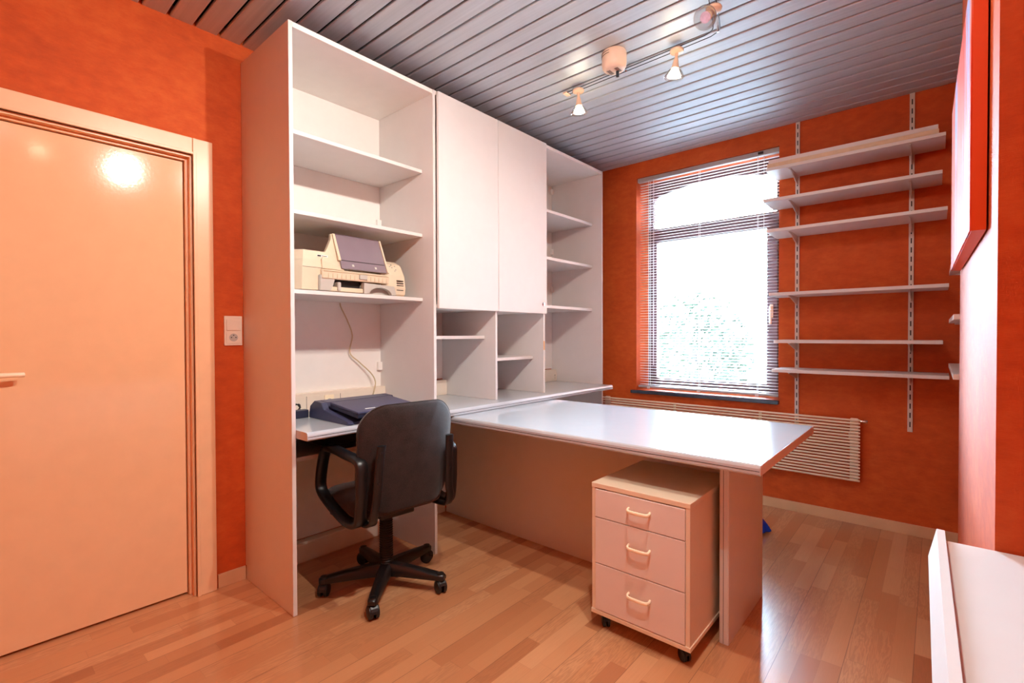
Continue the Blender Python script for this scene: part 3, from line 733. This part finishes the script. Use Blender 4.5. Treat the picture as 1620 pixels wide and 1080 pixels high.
# ------------------------------------------------------------------ laptop in docking station
zt = ZT + .0005
lp = thing('laptop_dock', 'dark navy laptop docking station on the niche worktop', 'docking station', (.42, 1.41, zt))
LX0, LX1, LY0, LY1 = .240, .618, 1.195, 1.615
bm = prism(new(), [(LX0, zt), (LX1 - .01, zt), (LX1, zt + .004), (LX1 - .02, zt + .016), (LX0 + .15, zt + .052), (LX0 + .125, zt + .083), (LX0 + .055, zt + .088), (LX0 + .012, zt + .060), (LX0, zt + .02)], LY0, LY0 + .030, 'y', bev=.002)
prism(bm, [(LX0, zt), (LX1 - .01, zt), (LX1, zt + .004), (LX1 - .02, zt + .016), (LX0 + .15, zt + .052), (LX0 + .125, zt + .083), (LX0 + .055, zt + .088), (LX0 + .012, zt + .060), (LX0, zt + .02)], LY1 - .030, LY1, 'y', bev=.002)
prism(bm, [(LX0, zt), (LX0 + .14, zt), (LX0 + .14, zt + .045), (LX0 + .125, zt + .083), (LX0 + .055, zt + .088), (LX0 + .012, zt + .060), (LX0, zt + .02)], LY0 + .0305, LY1 - .0305, 'y', bev=.002)
prism(bm, [(LX0 + .14, zt), (LX1 - .02, zt), (LX1 - .02, zt + .010), (LX0 + .14, zt + .034)], LY0 + .0305, LY1 - .0305, 'y')
obj('dock_body', bm, NAVY, lp)
lt = thing('laptop', 'closed dark navy laptop seated in the docking station', 'laptop', (.5, 1.41, zt + .03))
ang = math.atan2(.026, .255)
M = Matrix.Translation((LX0 + .152, 0, zt + .086)) @ Matrix.Rotation(ang, 4, 'Y')
def lbox(x0, x1, y0, y1, z0, z1, bev=.003): return box(new(), x0, x1, y0, y1, z0, z1, bev=bev, M=M)
obj('base', lbox(.0, .250, LY0 + .034, LY1 - .034, -.030, -.012), NAVY2, lt)
sc_ = obj('lid', lbox(-.002, .253, LY0 + .032, LY1 - .032, -.0115, .0, .004), NAVY, lt)
obj('badge', lbox(.200, .209, LY0 + .10, LY0 + .155, .0001, .0009, .0002), WHITE_IN, sc_)
obj('front_latch', lbox(.2535, .256, 1.33, 1.36, -.014, -.005, .001), NAVY2, lt)
bm = new(); box(bm, .205, .245, Y0 + .030, 1.192, zt, zt + .040, bev=.004)
obj('power_strip', bm, NAVY2, loc=(.225, 1.09, zt), label='dark low power strip beside the docking station', cat='power strip')
bm = new()
pts = []
for i in range(34):
    a = i / 33 * 2 * PI * 2.4
    pts.append((.155 + .018 * math.cos(a * 1.3), 1.158 + .026 * math.cos(a) + .004 * i / 10, zt + .030 + .020 * math.sin(a) + .012))
pts += [(.12, 1.15, zt + .05), (.082, 1.14, zt + .065), (.0705, 1.135, zt + .072)]
tube(bm, [(p[0], p[1], max(p[2], zt + .005)) for p in pts], .003, 6)
obj('black_lead', bm, BLACKC, loc=(.15, 1.15, zt), smooth=60, label='coiled black cord behind the docking station', cat='cable')
# black tray drawer hung under the niche worktop
kb = thing('tray_drawer', 'shallow black drawer hung under the niche worktop behind the chair', 'drawer', (.35, 1.43, .705))
bm = new(); box(bm, .195, .44, 1.170, 1.690, .705, .712, bev=.002); box(bm, .195, .202, 1.170, 1.690, .712, .772); box(bm, .202, .44, 1.170, 1.178, .712, .772); box(bm, .202, .44, 1.682, 1.690, .712, .772)
obj('tray', bm, BLACKP, kb)
obj('drawer_front', B(.4405, .452, 1.165, 1.695, .704, .776, bev=.003), BLACKP, kb)
for a_, b_ in ((1.155, 1.1695), (1.6905, 1.705)): obj('runner', B(.22, .43, a_, b_, .765, ZT - .0365), BLACKRIB, kb)

# ------------------------------------------------------------------ switch and socket on the left wall
sw = thing('switch_and_socket', 'cream light switch over a wall socket beside the door frame', 'wall switch', (.001, .925, 1.19))
pl = obj('plate', B(.0008, .010, .884, .966, 1.188, 1.334, bev=.002), CREAM, sw)
obj('switch_rocker', B(.0102, .015, .893, .957, 1.262, 1.316, bev=.0015), CREAM, sw)
bm = new(); box(bm, .0102, .0125, .893, .957, 1.198, 1.256, bev=.001); so = obj('socket', bm, CREAM, sw)
bm = new(); lathe(bm, [(.0195, 0), (.0195, .0009), (.018, .0009), (0, .0006)], (.0126, .925, 1.2275), axis=(1, 0, 0), n=24); rc = obj('socket_recess', bm, GREYP, so)
bm = new()
for a, b in ((-.010, 0), (.010, 0), (0, .011)): lathe(bm, [(.0028, 0), (.0028, .0006), (0, .0006)], (.0136, .925 + a, 1.2275 + b), axis=(1, 0, 0), n=10)
obj('socket_hole', bm, DARK, rc)

# ------------------------------------------------------------------ wall shelving beside the window
shelf_z = [2.338, 2.130, 1.926, 1.510, 1.197, 1.004]; shelf_x = [(1.785, 2.684), (1.775, 2.671), (1.797, 2.693), (1.806, 2.701), (1.836, 2.679), (1.826, 2.706)]
words = ['topmost', 'second from the top', 'third from the top', 'fourth from the top', 'fifth from the top', 'lowest']
yfr = 3.585
for i, (z, (xa, xb)) in enumerate(zip(shelf_z, shelf_x)):
    yf = (3.577, 3.560, 3.550, 3.575, 3.580, 3.575)[i]
    obj('wall_shelf', box(new(), 0, xb - xa, 0, YW - .014 - yf, 0, .020, bev=.0015, M=Matrix.Translation((xa, yf, z - .020))), SHELFW, loc=((xa + xb) / 2, (yf + YW) / 2, z - .02),
        label=('white wall shelf beside the window, the ' + words[i] + ' of six') if i else 'topmost white wall shelf beside the window, loose boards lying on it', cat='shelf', group='white shelves on the window wall')
for k, (x, zb, nm) in enumerate(((1.922, .60, 'slotted white shelf upright nearest the window, reaching down to the radiator'), (2.532, .635, 'slotted white shelf upright farther from the window, near the wall corner'))):
    t = thing('shelf_upright', nm, 'shelf upright', (x, YW - .006, zb), group='slotted shelf uprights')
    obj('rail', B(x - .0125, x + .0125, YW - .012, YW - .0005, zb, ZC - .001, bev=.001), STEEL, t)
    z = zb + .03
    while z < ZC - .04:
        bm = new(); box(bm, x - .0030, x + .0030, YW - .0128, YW - .0119, z, z + .032)
        obj('slot', bm, DARK, t); z += .056
    for i, z in enumerate(shelf_z):
        yf = 3.60
        bm = prism(new(), [(yf, z - .0205), (YW - .0125, z - .0205), (YW - .0125, z - .075), (YW - .020, z - .075), (yf + .03, z - .031), (yf, z - .028)], x - .0025, x + .0025, 'x')
        box(bm, x - .007, x + .007, yf, YW - .013, z - .0235, z - .0205)
        obj('bracket', bm, STEEL, t)
obj('spare_board', B(1.792, 2.655, 3.585, 3.835, 2.3385, 2.3655, bev=.001), SHELFB, loc=(2.22, 3.71, 2.3385), label='beige spare board lying directly on the topmost wall shelf', cat='board')
obj('spare_board', B(1.798, 2.652, 3.592, 3.835, 2.366, 2.392, bev=.001), SHELFW, loc=(2.22, 3.71, 2.366), label='white spare board lying on top of the beige board', cat='board')
# short shelves in the alcove, seen past the chimney breast
for i, (z, nm) in enumerate(((1.585, 'top'), (1.315, 'middle'), (1.068, 'bottom'))):
    obj('alcove_shelf', B(2.703, XR - .0125, 2.71, 3.70, z - .022, z, bev=.0015), SHELFW, loc=(2.8, 3.2, z - .022), label='white shelf end peeping from the right alcove, the ' + nm + ' one of three', cat='shelf', group='short shelves in the right alcove')
for yy, nm in ((3.60, 'farther'), (2.95, 'nearer')):
    t = thing('alcove_upright', nm + ' slotted upright of the right alcove shelves', 'shelf upright', (XR - .006, yy, .7), group='alcove shelf uprights')
    obj('rail', B(XR - .012, XR - .0005, yy - .0125, yy + .0125, .7, 1.8, bev=.001), STEEL, t)
    for z in (1.585, 1.315, 1.068):
        obj('bracket', prism(new(), [(2.725, z - .0225), (XR - .0125, z - .0225), (XR - .0125, z - .075), (2.75, z - .032), (2.725, z - .030)], yy - .003, yy + .003, 'y'), STEEL, t)

# ------------------------------------------------------------------ radiator
rd = thing('radiator', 'long white horizontal tube radiator under the window', 'radiator', (1.4, 3.79, .29))
n = 20; zr0, zr1 = .297, .683
for k in range(n):
    z = zr0 + (zr1 - zr0) * k / (n - 1)
    bm = new(); tube(bm, [(.40, 3.790, z), (2.288, 3.790, z)], .0066, 8); obj('tube', bm, RADW, rd, smooth=50)
for x in (2.255, .46):
    obj('collector', B(x - .022, x + .022, 3.799, 3.825, zr0 - .008, zr1 + .010, bev=.006), RADW, rd)
for x in (1.07, 1.70):
    obj('tie_bar', B(x - .008, x + .008, 3.7985, 3.812, zr0, zr1, bev=.002), RADW, rd)
bm = new()
for x in (.46, 1.07, 1.70, 2.24): box(bm, x - .015, x + .015, 3.812, YW - .0005, .55, .60)
obj('wall_mount', bm, RADW, rd)
bm = new(); lathe(bm, [(.007, 0), (.007, .018), (.011, .020), (.011, .036), (.008, .040), (0, .040)], (2.2885, 3.790, zr1 - .003), axis=(1, 0, 0), n=14); obj('bleed_valve', bm, CHROME, rd, smooth=40)

# ------------------------------------------------------------------ painting on the chimney breast
def onwall(y, d): # point d in front of the angled wall face
    return 2.745 - .0176 * (y - 1.42) - d
pa = thing('canvas_painting', 'abstract red and orange canvas hung on the chimney breast', 'painting', (onwall(2.08, .015), 2.08, 1.48))
def plate(y0, y1, z0, z1, d0, d1, bow=0):
    t = bmesh.new(); vs = []
    N_ = 8
    for i in range(N_ + 1):
        y = y0 + (y1 - y0) * i / N_
        for d in (d0, d1):
            b = bow * math.sin(PI * i / N_) if d == d1 else 0
            for z in (z0, z1): vs.append(t.verts.new((onwall(y, d + b), y, z)))
    for i in range(N_):
        a = i * 4; b = a + 4
        for p, q in ((0, 1), (3, 2), (2, 0), (1, 3)): t.faces.new((vs[a + p], vs[a + q], vs[b + q], vs[b + p]))
    t.faces.new((vs[0], vs[1], vs[3], vs[2])); e = N_ * 4; t.faces.new((vs[e], vs[e + 2], vs[e + 3], vs[e + 1]))
    bm = new(); merge(bm, t); return bm
obj('canvas', plate(1.602, 2.57, 1.481, 2.09, .0300, .0330, .001), CANVAS, pa)
obj('canvas_wrap', plate(1.601, 2.571, 1.480, 2.091, .004, .0299), CANVAS_SIDE, pa)

# ------------------------------------------------------------------ low white cabinet at the right
lc = thing('low_cabinet', 'low white cabinet with raised front lip beside the chimney breast', 'cabinet', (2.9, .85, 0))
rx = lambda y: -.018 * (y - 1.43)
def sk(x0, x1, y0, y1, z0, z1): # box slightly turned like the right hand wall
    return prism(new(), [(x0 + rx(y0), y0), (x1, y0), (x1, y1), (x0 + rx(y1), y1)], z0, z1, 'z')
obj('top_board', sk(2.668, XB - .002, .25, 1.415, .765, .785), WHITE, lc)
prof_ = [(2.640, .735), (2.648, .728), (2.674, .728), (2.674, .7645), (2.6675, .7650), (2.6675, .7995), (2.654, .800)]
t = bmesh.new(); A = [t.verts.new((x + rx(1.44), 1.44, z)) for x, z in prof_]; Bq = [t.verts.new((x + rx(.25), .25, z)) for x, z in prof_]
prof_ = None
t.faces.new(A); t.faces.new(Bq[::-1])
for i in range(7): t.faces.new((A[i], A[(i + 1) % 7], Bq[(i + 1) % 7], Bq[i]))
bm = new(); merge(bm, t); obj('front_lip', bm, WHITE, lc)
obj('body', sk(2.672, XB - .002, .26, 1.414, .03, .727), WHITE, lc)
for a, b in ((.26, .63), (.636, 1.005)): obj('door', sk(2.650, 2.6715, a, b, .05, .722), WHITE, lc)

# ------------------------------------------------------------------ blue bag behind the desk end
bm = new(); t = bmesh.new()
bmesh.ops.create_icosphere(t, subdivisions=4, radius=1)
for v in t.verts:
    p = v.co; a = math.atan2(p.y, p.x); h = (p.z + 1) / 2
    r = .085 * (1 - h) ** .55 * (1 + .14 * math.sin(5 * a + 3 * h) + .07 * math.sin(11 * a)) if h > .12 else .078 * math.sqrt(max(h, 0) / .12) * (1 + .14 * math.sin(5 * a + 3 * h) + .07 * math.sin(11 * a))
    v.co = Vector((1.800 + r * math.cos(a), 3.30 + r * math.sin(a), .001 + .115 * h))
merge(bm, t); obj('blue_bag', bm, BLUE, loc=(1.785, 3.30, 0), smooth=50, label='crumpled bright blue bag on the floor behind the desk end panel', cat='bag')

# ------------------------------------------------------------------ rail lighting
ZR = 2.672
path1 = [(.972, 2.418), (1.20, 2.413), (1.65, 2.404), (1.80, 2.399), (1.840, 2.380), (1.862, 2.330), (1.905, 2.150), (2.10, 1.45), (2.24, .93), (2.36, .50), (2.40, .36)]
path2 = [(.985, 2.446), (1.20, 2.441), (1.65, 2.432), (1.82, 2.426), (1.866, 2.400), (1.890, 2.335), (1.933, 2.150), (2.128, 1.45), (2.268, .93), (2.388, .50), (2.428, .36)]
tk = thing('lighting_rail', 'twin wire lighting rail bending across the slatted ceiling', 'light rail', (1.65, 2.42, ZC))
for p_ in (path1, path2):
    bm = new(); q = [Vector((a, b, ZR)) for a, b in p_]
    qq = q[:3] + curve(q[3:7], 5)[:-1] + q[6:]
    tube(bm, qq, .0022, 6); obj('rail_wire', bm, RAILM, tk)
obj('end_cap', B(.964, .990, 2.408, 2.456, ZR - .005, ZR + .005, bev=.002), PEACHP, tk)
for x, y in ((1.02, 2.431), (1.37, 2.424), (1.86, 2.402), (2.08, 1.58), (2.275, .86)):
    bm = new(); lathe(bm, [(.005, 0), (.005, ZC - ZR - .0005 + .006)], (x, y, ZR - .006), n=10); obj('rail_support', bm, CHROME, tk)
def spot_lamp(x, y, aim, label, lit=True, e=1.0, angle=165):
    """base disc on the rails, thin stem, ceramic socket and a clear glass reflector"""
    t = thing('spot_lamp', label, 'spot lamp', (x, y, ZR - .006), group='halogen spots on the ceiling rail')
    top = Vector((0, 0, 0)); d = Vector(aim).normalized()
    bm = new(); lathe(bm, [(.0, .004), (.030, .004), (.034, -.002), (.032, -.010), (.018, -.016), (0, -.017)], n=26); obj('base_disc', bm, PEACHP, t, local=True, smooth=40)
    bm = new(); knee = top + Vector((0, 0, -.014)); j = knee + d * .030
    tube(bm, [knee, j], .0075, 10); lathe(bm, [(.0, -.002), (.010, 0), (.013, .012), (.018, .040), (.0195, .048), (0, .048)], j, axis=d, n=18)
    obj('socket', bm, PEACHP, t, local=True, smooth=45, label='glossy cream lamp socket')
    k = j + d * .046
    bm = new(); pr__ = [(.018, 0), (.026, .006), (.035, .016), (.042, .028), (.0475, .042), (.0485, .044), (.046, .042), (.040, .028), (.033, .0165), (.025, .0075), (.0165, .002)]
    lathe(bm, pr__, k, axis=d, n=30, cap=False); obj('glass_reflector', bm, GLASSREF, t, local=True, smooth=60)
    q_ = 1 if lit else .72
    bm = new(); lathe(bm, [(.0, .002), (.012 * q_, .003), (.019 * q_, .010), (.025 * q_, .022), (.030 * q_, .034), (.031 * q_, .038), (0, .041)], k, axis=d, n=24)
    obj('bulb', bm, BULB if lit else LENS, t, local=True, smooth=60)
    if lit:
        W = Vector(t.location) + k + d * .052
        s = spot('spot_light', W, W + d, LAMP * e, angle, kind='SPOT')
        if 1 < e < 1.8: g = spot('stray_fill', W, W + d, LAMP * .35, kind='POINT')  # added unshaded point light, fills in stray glow around the lamp
    return t
spot_lamp(1.06, 2.43, (.03, .02, -1), 'lit glass spot at the cupboard end of the ceiling rail', e=.05)
spot_lamp(1.655, 2.418, (-.10, -.05, -1), 'lit glass spot between the transformer and the rail bend', e=.08)
spot_lamp(1.905, 2.215, (-.05, -.95, -.72), 'unlit glass spot turned towards the camera after the rail bend', lit=False)
spot_lamp(2.115, 1.45, (-.85, -.20, -1), 'glass spot on the part of the rail above the camera side', e=1.2)
spot_lamp(2.235, .95, (-.95, -.30, -1), 'glass spot at the rail near the camera, next to last', e=1.4)
spot_lamp(2.362, .55, (-.25, -1.0, -.25), 'added glass fill spot at the very end of the rail turned to the rear wall', e=3.0, angle=125)  # added lamp, washes the rear wall for bounced fill light
# round transformer
tr_ = thing('transformer', 'round cream transformer housing on the ceiling above the rail', 'transformer', (1.383, 2.272, ZC))
bm = new(); lathe(bm, [(.0, 2.600), (.040, 2.600), (.052, 2.606), (.060, 2.618), (.063, 2.635), (.063, ZC - .006), (.060, ZC - .0008), (0, ZC - .0008)], (1.383, 2.272, 0), n=40); obj('housing', bm, TRANSF, tr_, smooth=35)
bm = new()
for z in (2.668, 2.680):
    pts = [(1.383 + .0636 * math.cos(a), 2.272 + .0636 * math.sin(a), z) for a in [math.radians(200 + 75 * i / 12) for i in range(13)]]
    tube(bm, pts, .0013, 5)
obj('groove', bm, DARK, tr_)
bm = new()
for i in range(7):
    for s_ in (-1, 1): box(bm, 1.383 + s_ * .022 - .010, 1.383 + s_ * .022 + .010, 2.272 - .022 + i * .007, 2.272 - .0195 + i * .007, 2.5990, 2.5998)
obj('vent', bm, DARK, tr_)
bm = new(); lathe(bm, [(.008, -.028), (.008, 0)], (1.395, 2.285, 2.5995), n=12); obj('terminal_post', bm, RAILM, tr_)

# ------------------------------------------------------------------ outside
struct('ground_outside', B(-40, 40, YW + .6, 90, -3.3, -3.2), LAWN)
struct('wall_added_sky_blocker', B(3.3, 3.7, 4.7, 16, -3.2, 9), BRICKM)  # unseen wall, added to keep sky light off the cupboard doors
def tree(x, y, zb, h, r, label, seed, mat, group='trees behind the window'):
    rnd = random.Random(seed); t = thing('garden_tree', label, 'tree', (x, y, zb), group=group)
    bm = new(); tube(bm, [(0, 0, 0), (.05, 0, h * .35), (-.05, .1, h * .6), (.1, 0, h * .9)], lambda u: .12 * (1 - u * .8), 8)
    for k in range(9):
        a = rnd.uniform(0, 6.28); z0 = h * rnd.uniform(.35, .7); rr = r * rnd.uniform(.6, .95)
        tube(bm, [(0, 0, z0), (rr * .5 * math.cos(a), rr * .5 * math.sin(a), z0 + h * .12), (rr * math.cos(a), rr * math.sin(a), z0 + h * .24)], lambda u: .04 * (1 - u * .7), 6)
    obj('trunk', bm, BARK, t, local=True)
    bm = new()
    for k in range(2600):
        a = rnd.uniform(0, 6.28); el = math.acos(rnd.uniform(-1, 1)); q = rnd.uniform(.35, 1) ** .6
        c = Vector((r * q * math.sin(el) * math.cos(a), r * q * math.sin(el) * math.sin(a), h * .66 + h * .34 * q * math.cos(el)))
        n1 = Vector((rnd.gauss(0, 1), rnd.gauss(0, 1), rnd.gauss(0, 1))).normalized(); u = n1.orthogonal().normalized(); v = n1.cross(u); s = rnd.uniform(.05, .10)
        bm.faces.new([bm.verts.new(c + u * s * 1.4), bm.verts.new(c + v * s * .6), bm.verts.new(c - u * s * 1.4), bm.verts.new(c - v * s * .6)])
    obj('foliage', bm, mat, t, local=True)
tree(-2.2, 13.0, -3.2, 5.6, 1.5, 'large pale green garden tree at the right of the window view', 1, LEAF)
tree(-5.6, 15.5, -3.2, 4.3, 1.1, 'small green garden tree at the left of the window view', 2, LEAF2)
tree(-4.9, 11.0, -3.2, 3.4, 1.3, 'low bushy green tree in front of the neighbour house', 3, LEAF)
def house(x, y, label, wdt, h):
    t = thing('neighbour_house', label, 'house', (x, y, -3.2), group='houses behind the window')
    wl = obj('wall', B(x - wdt / 2, x + wdt / 2, y, y + 6, -3.2, -3.2 + h), HOUSEW, t)
    obj('roof', prism(new(), [(x - wdt / 2 - .3, -3.2 + h), (x + wdt / 2 + .3, -3.2 + h), (x, -3.2 + h + 1.3)], y - .3, y + 6.3, 'y'), ROOFM, t)
    for k in (-1, 0, 1): obj('window', B(x + k * wdt * .3 - .45, x + k * wdt * .3 + .45, y - .03, y, -3.2 + h - 1.5, -3.2 + h - .5), HGLASS, wl)
house(-10.6, 24, 'pale neighbour house at the left of the window view', 5.0, 3.6)
house(-3.4, 26, 'pale neighbour house at the right of the window view', 5.5, 3.4)
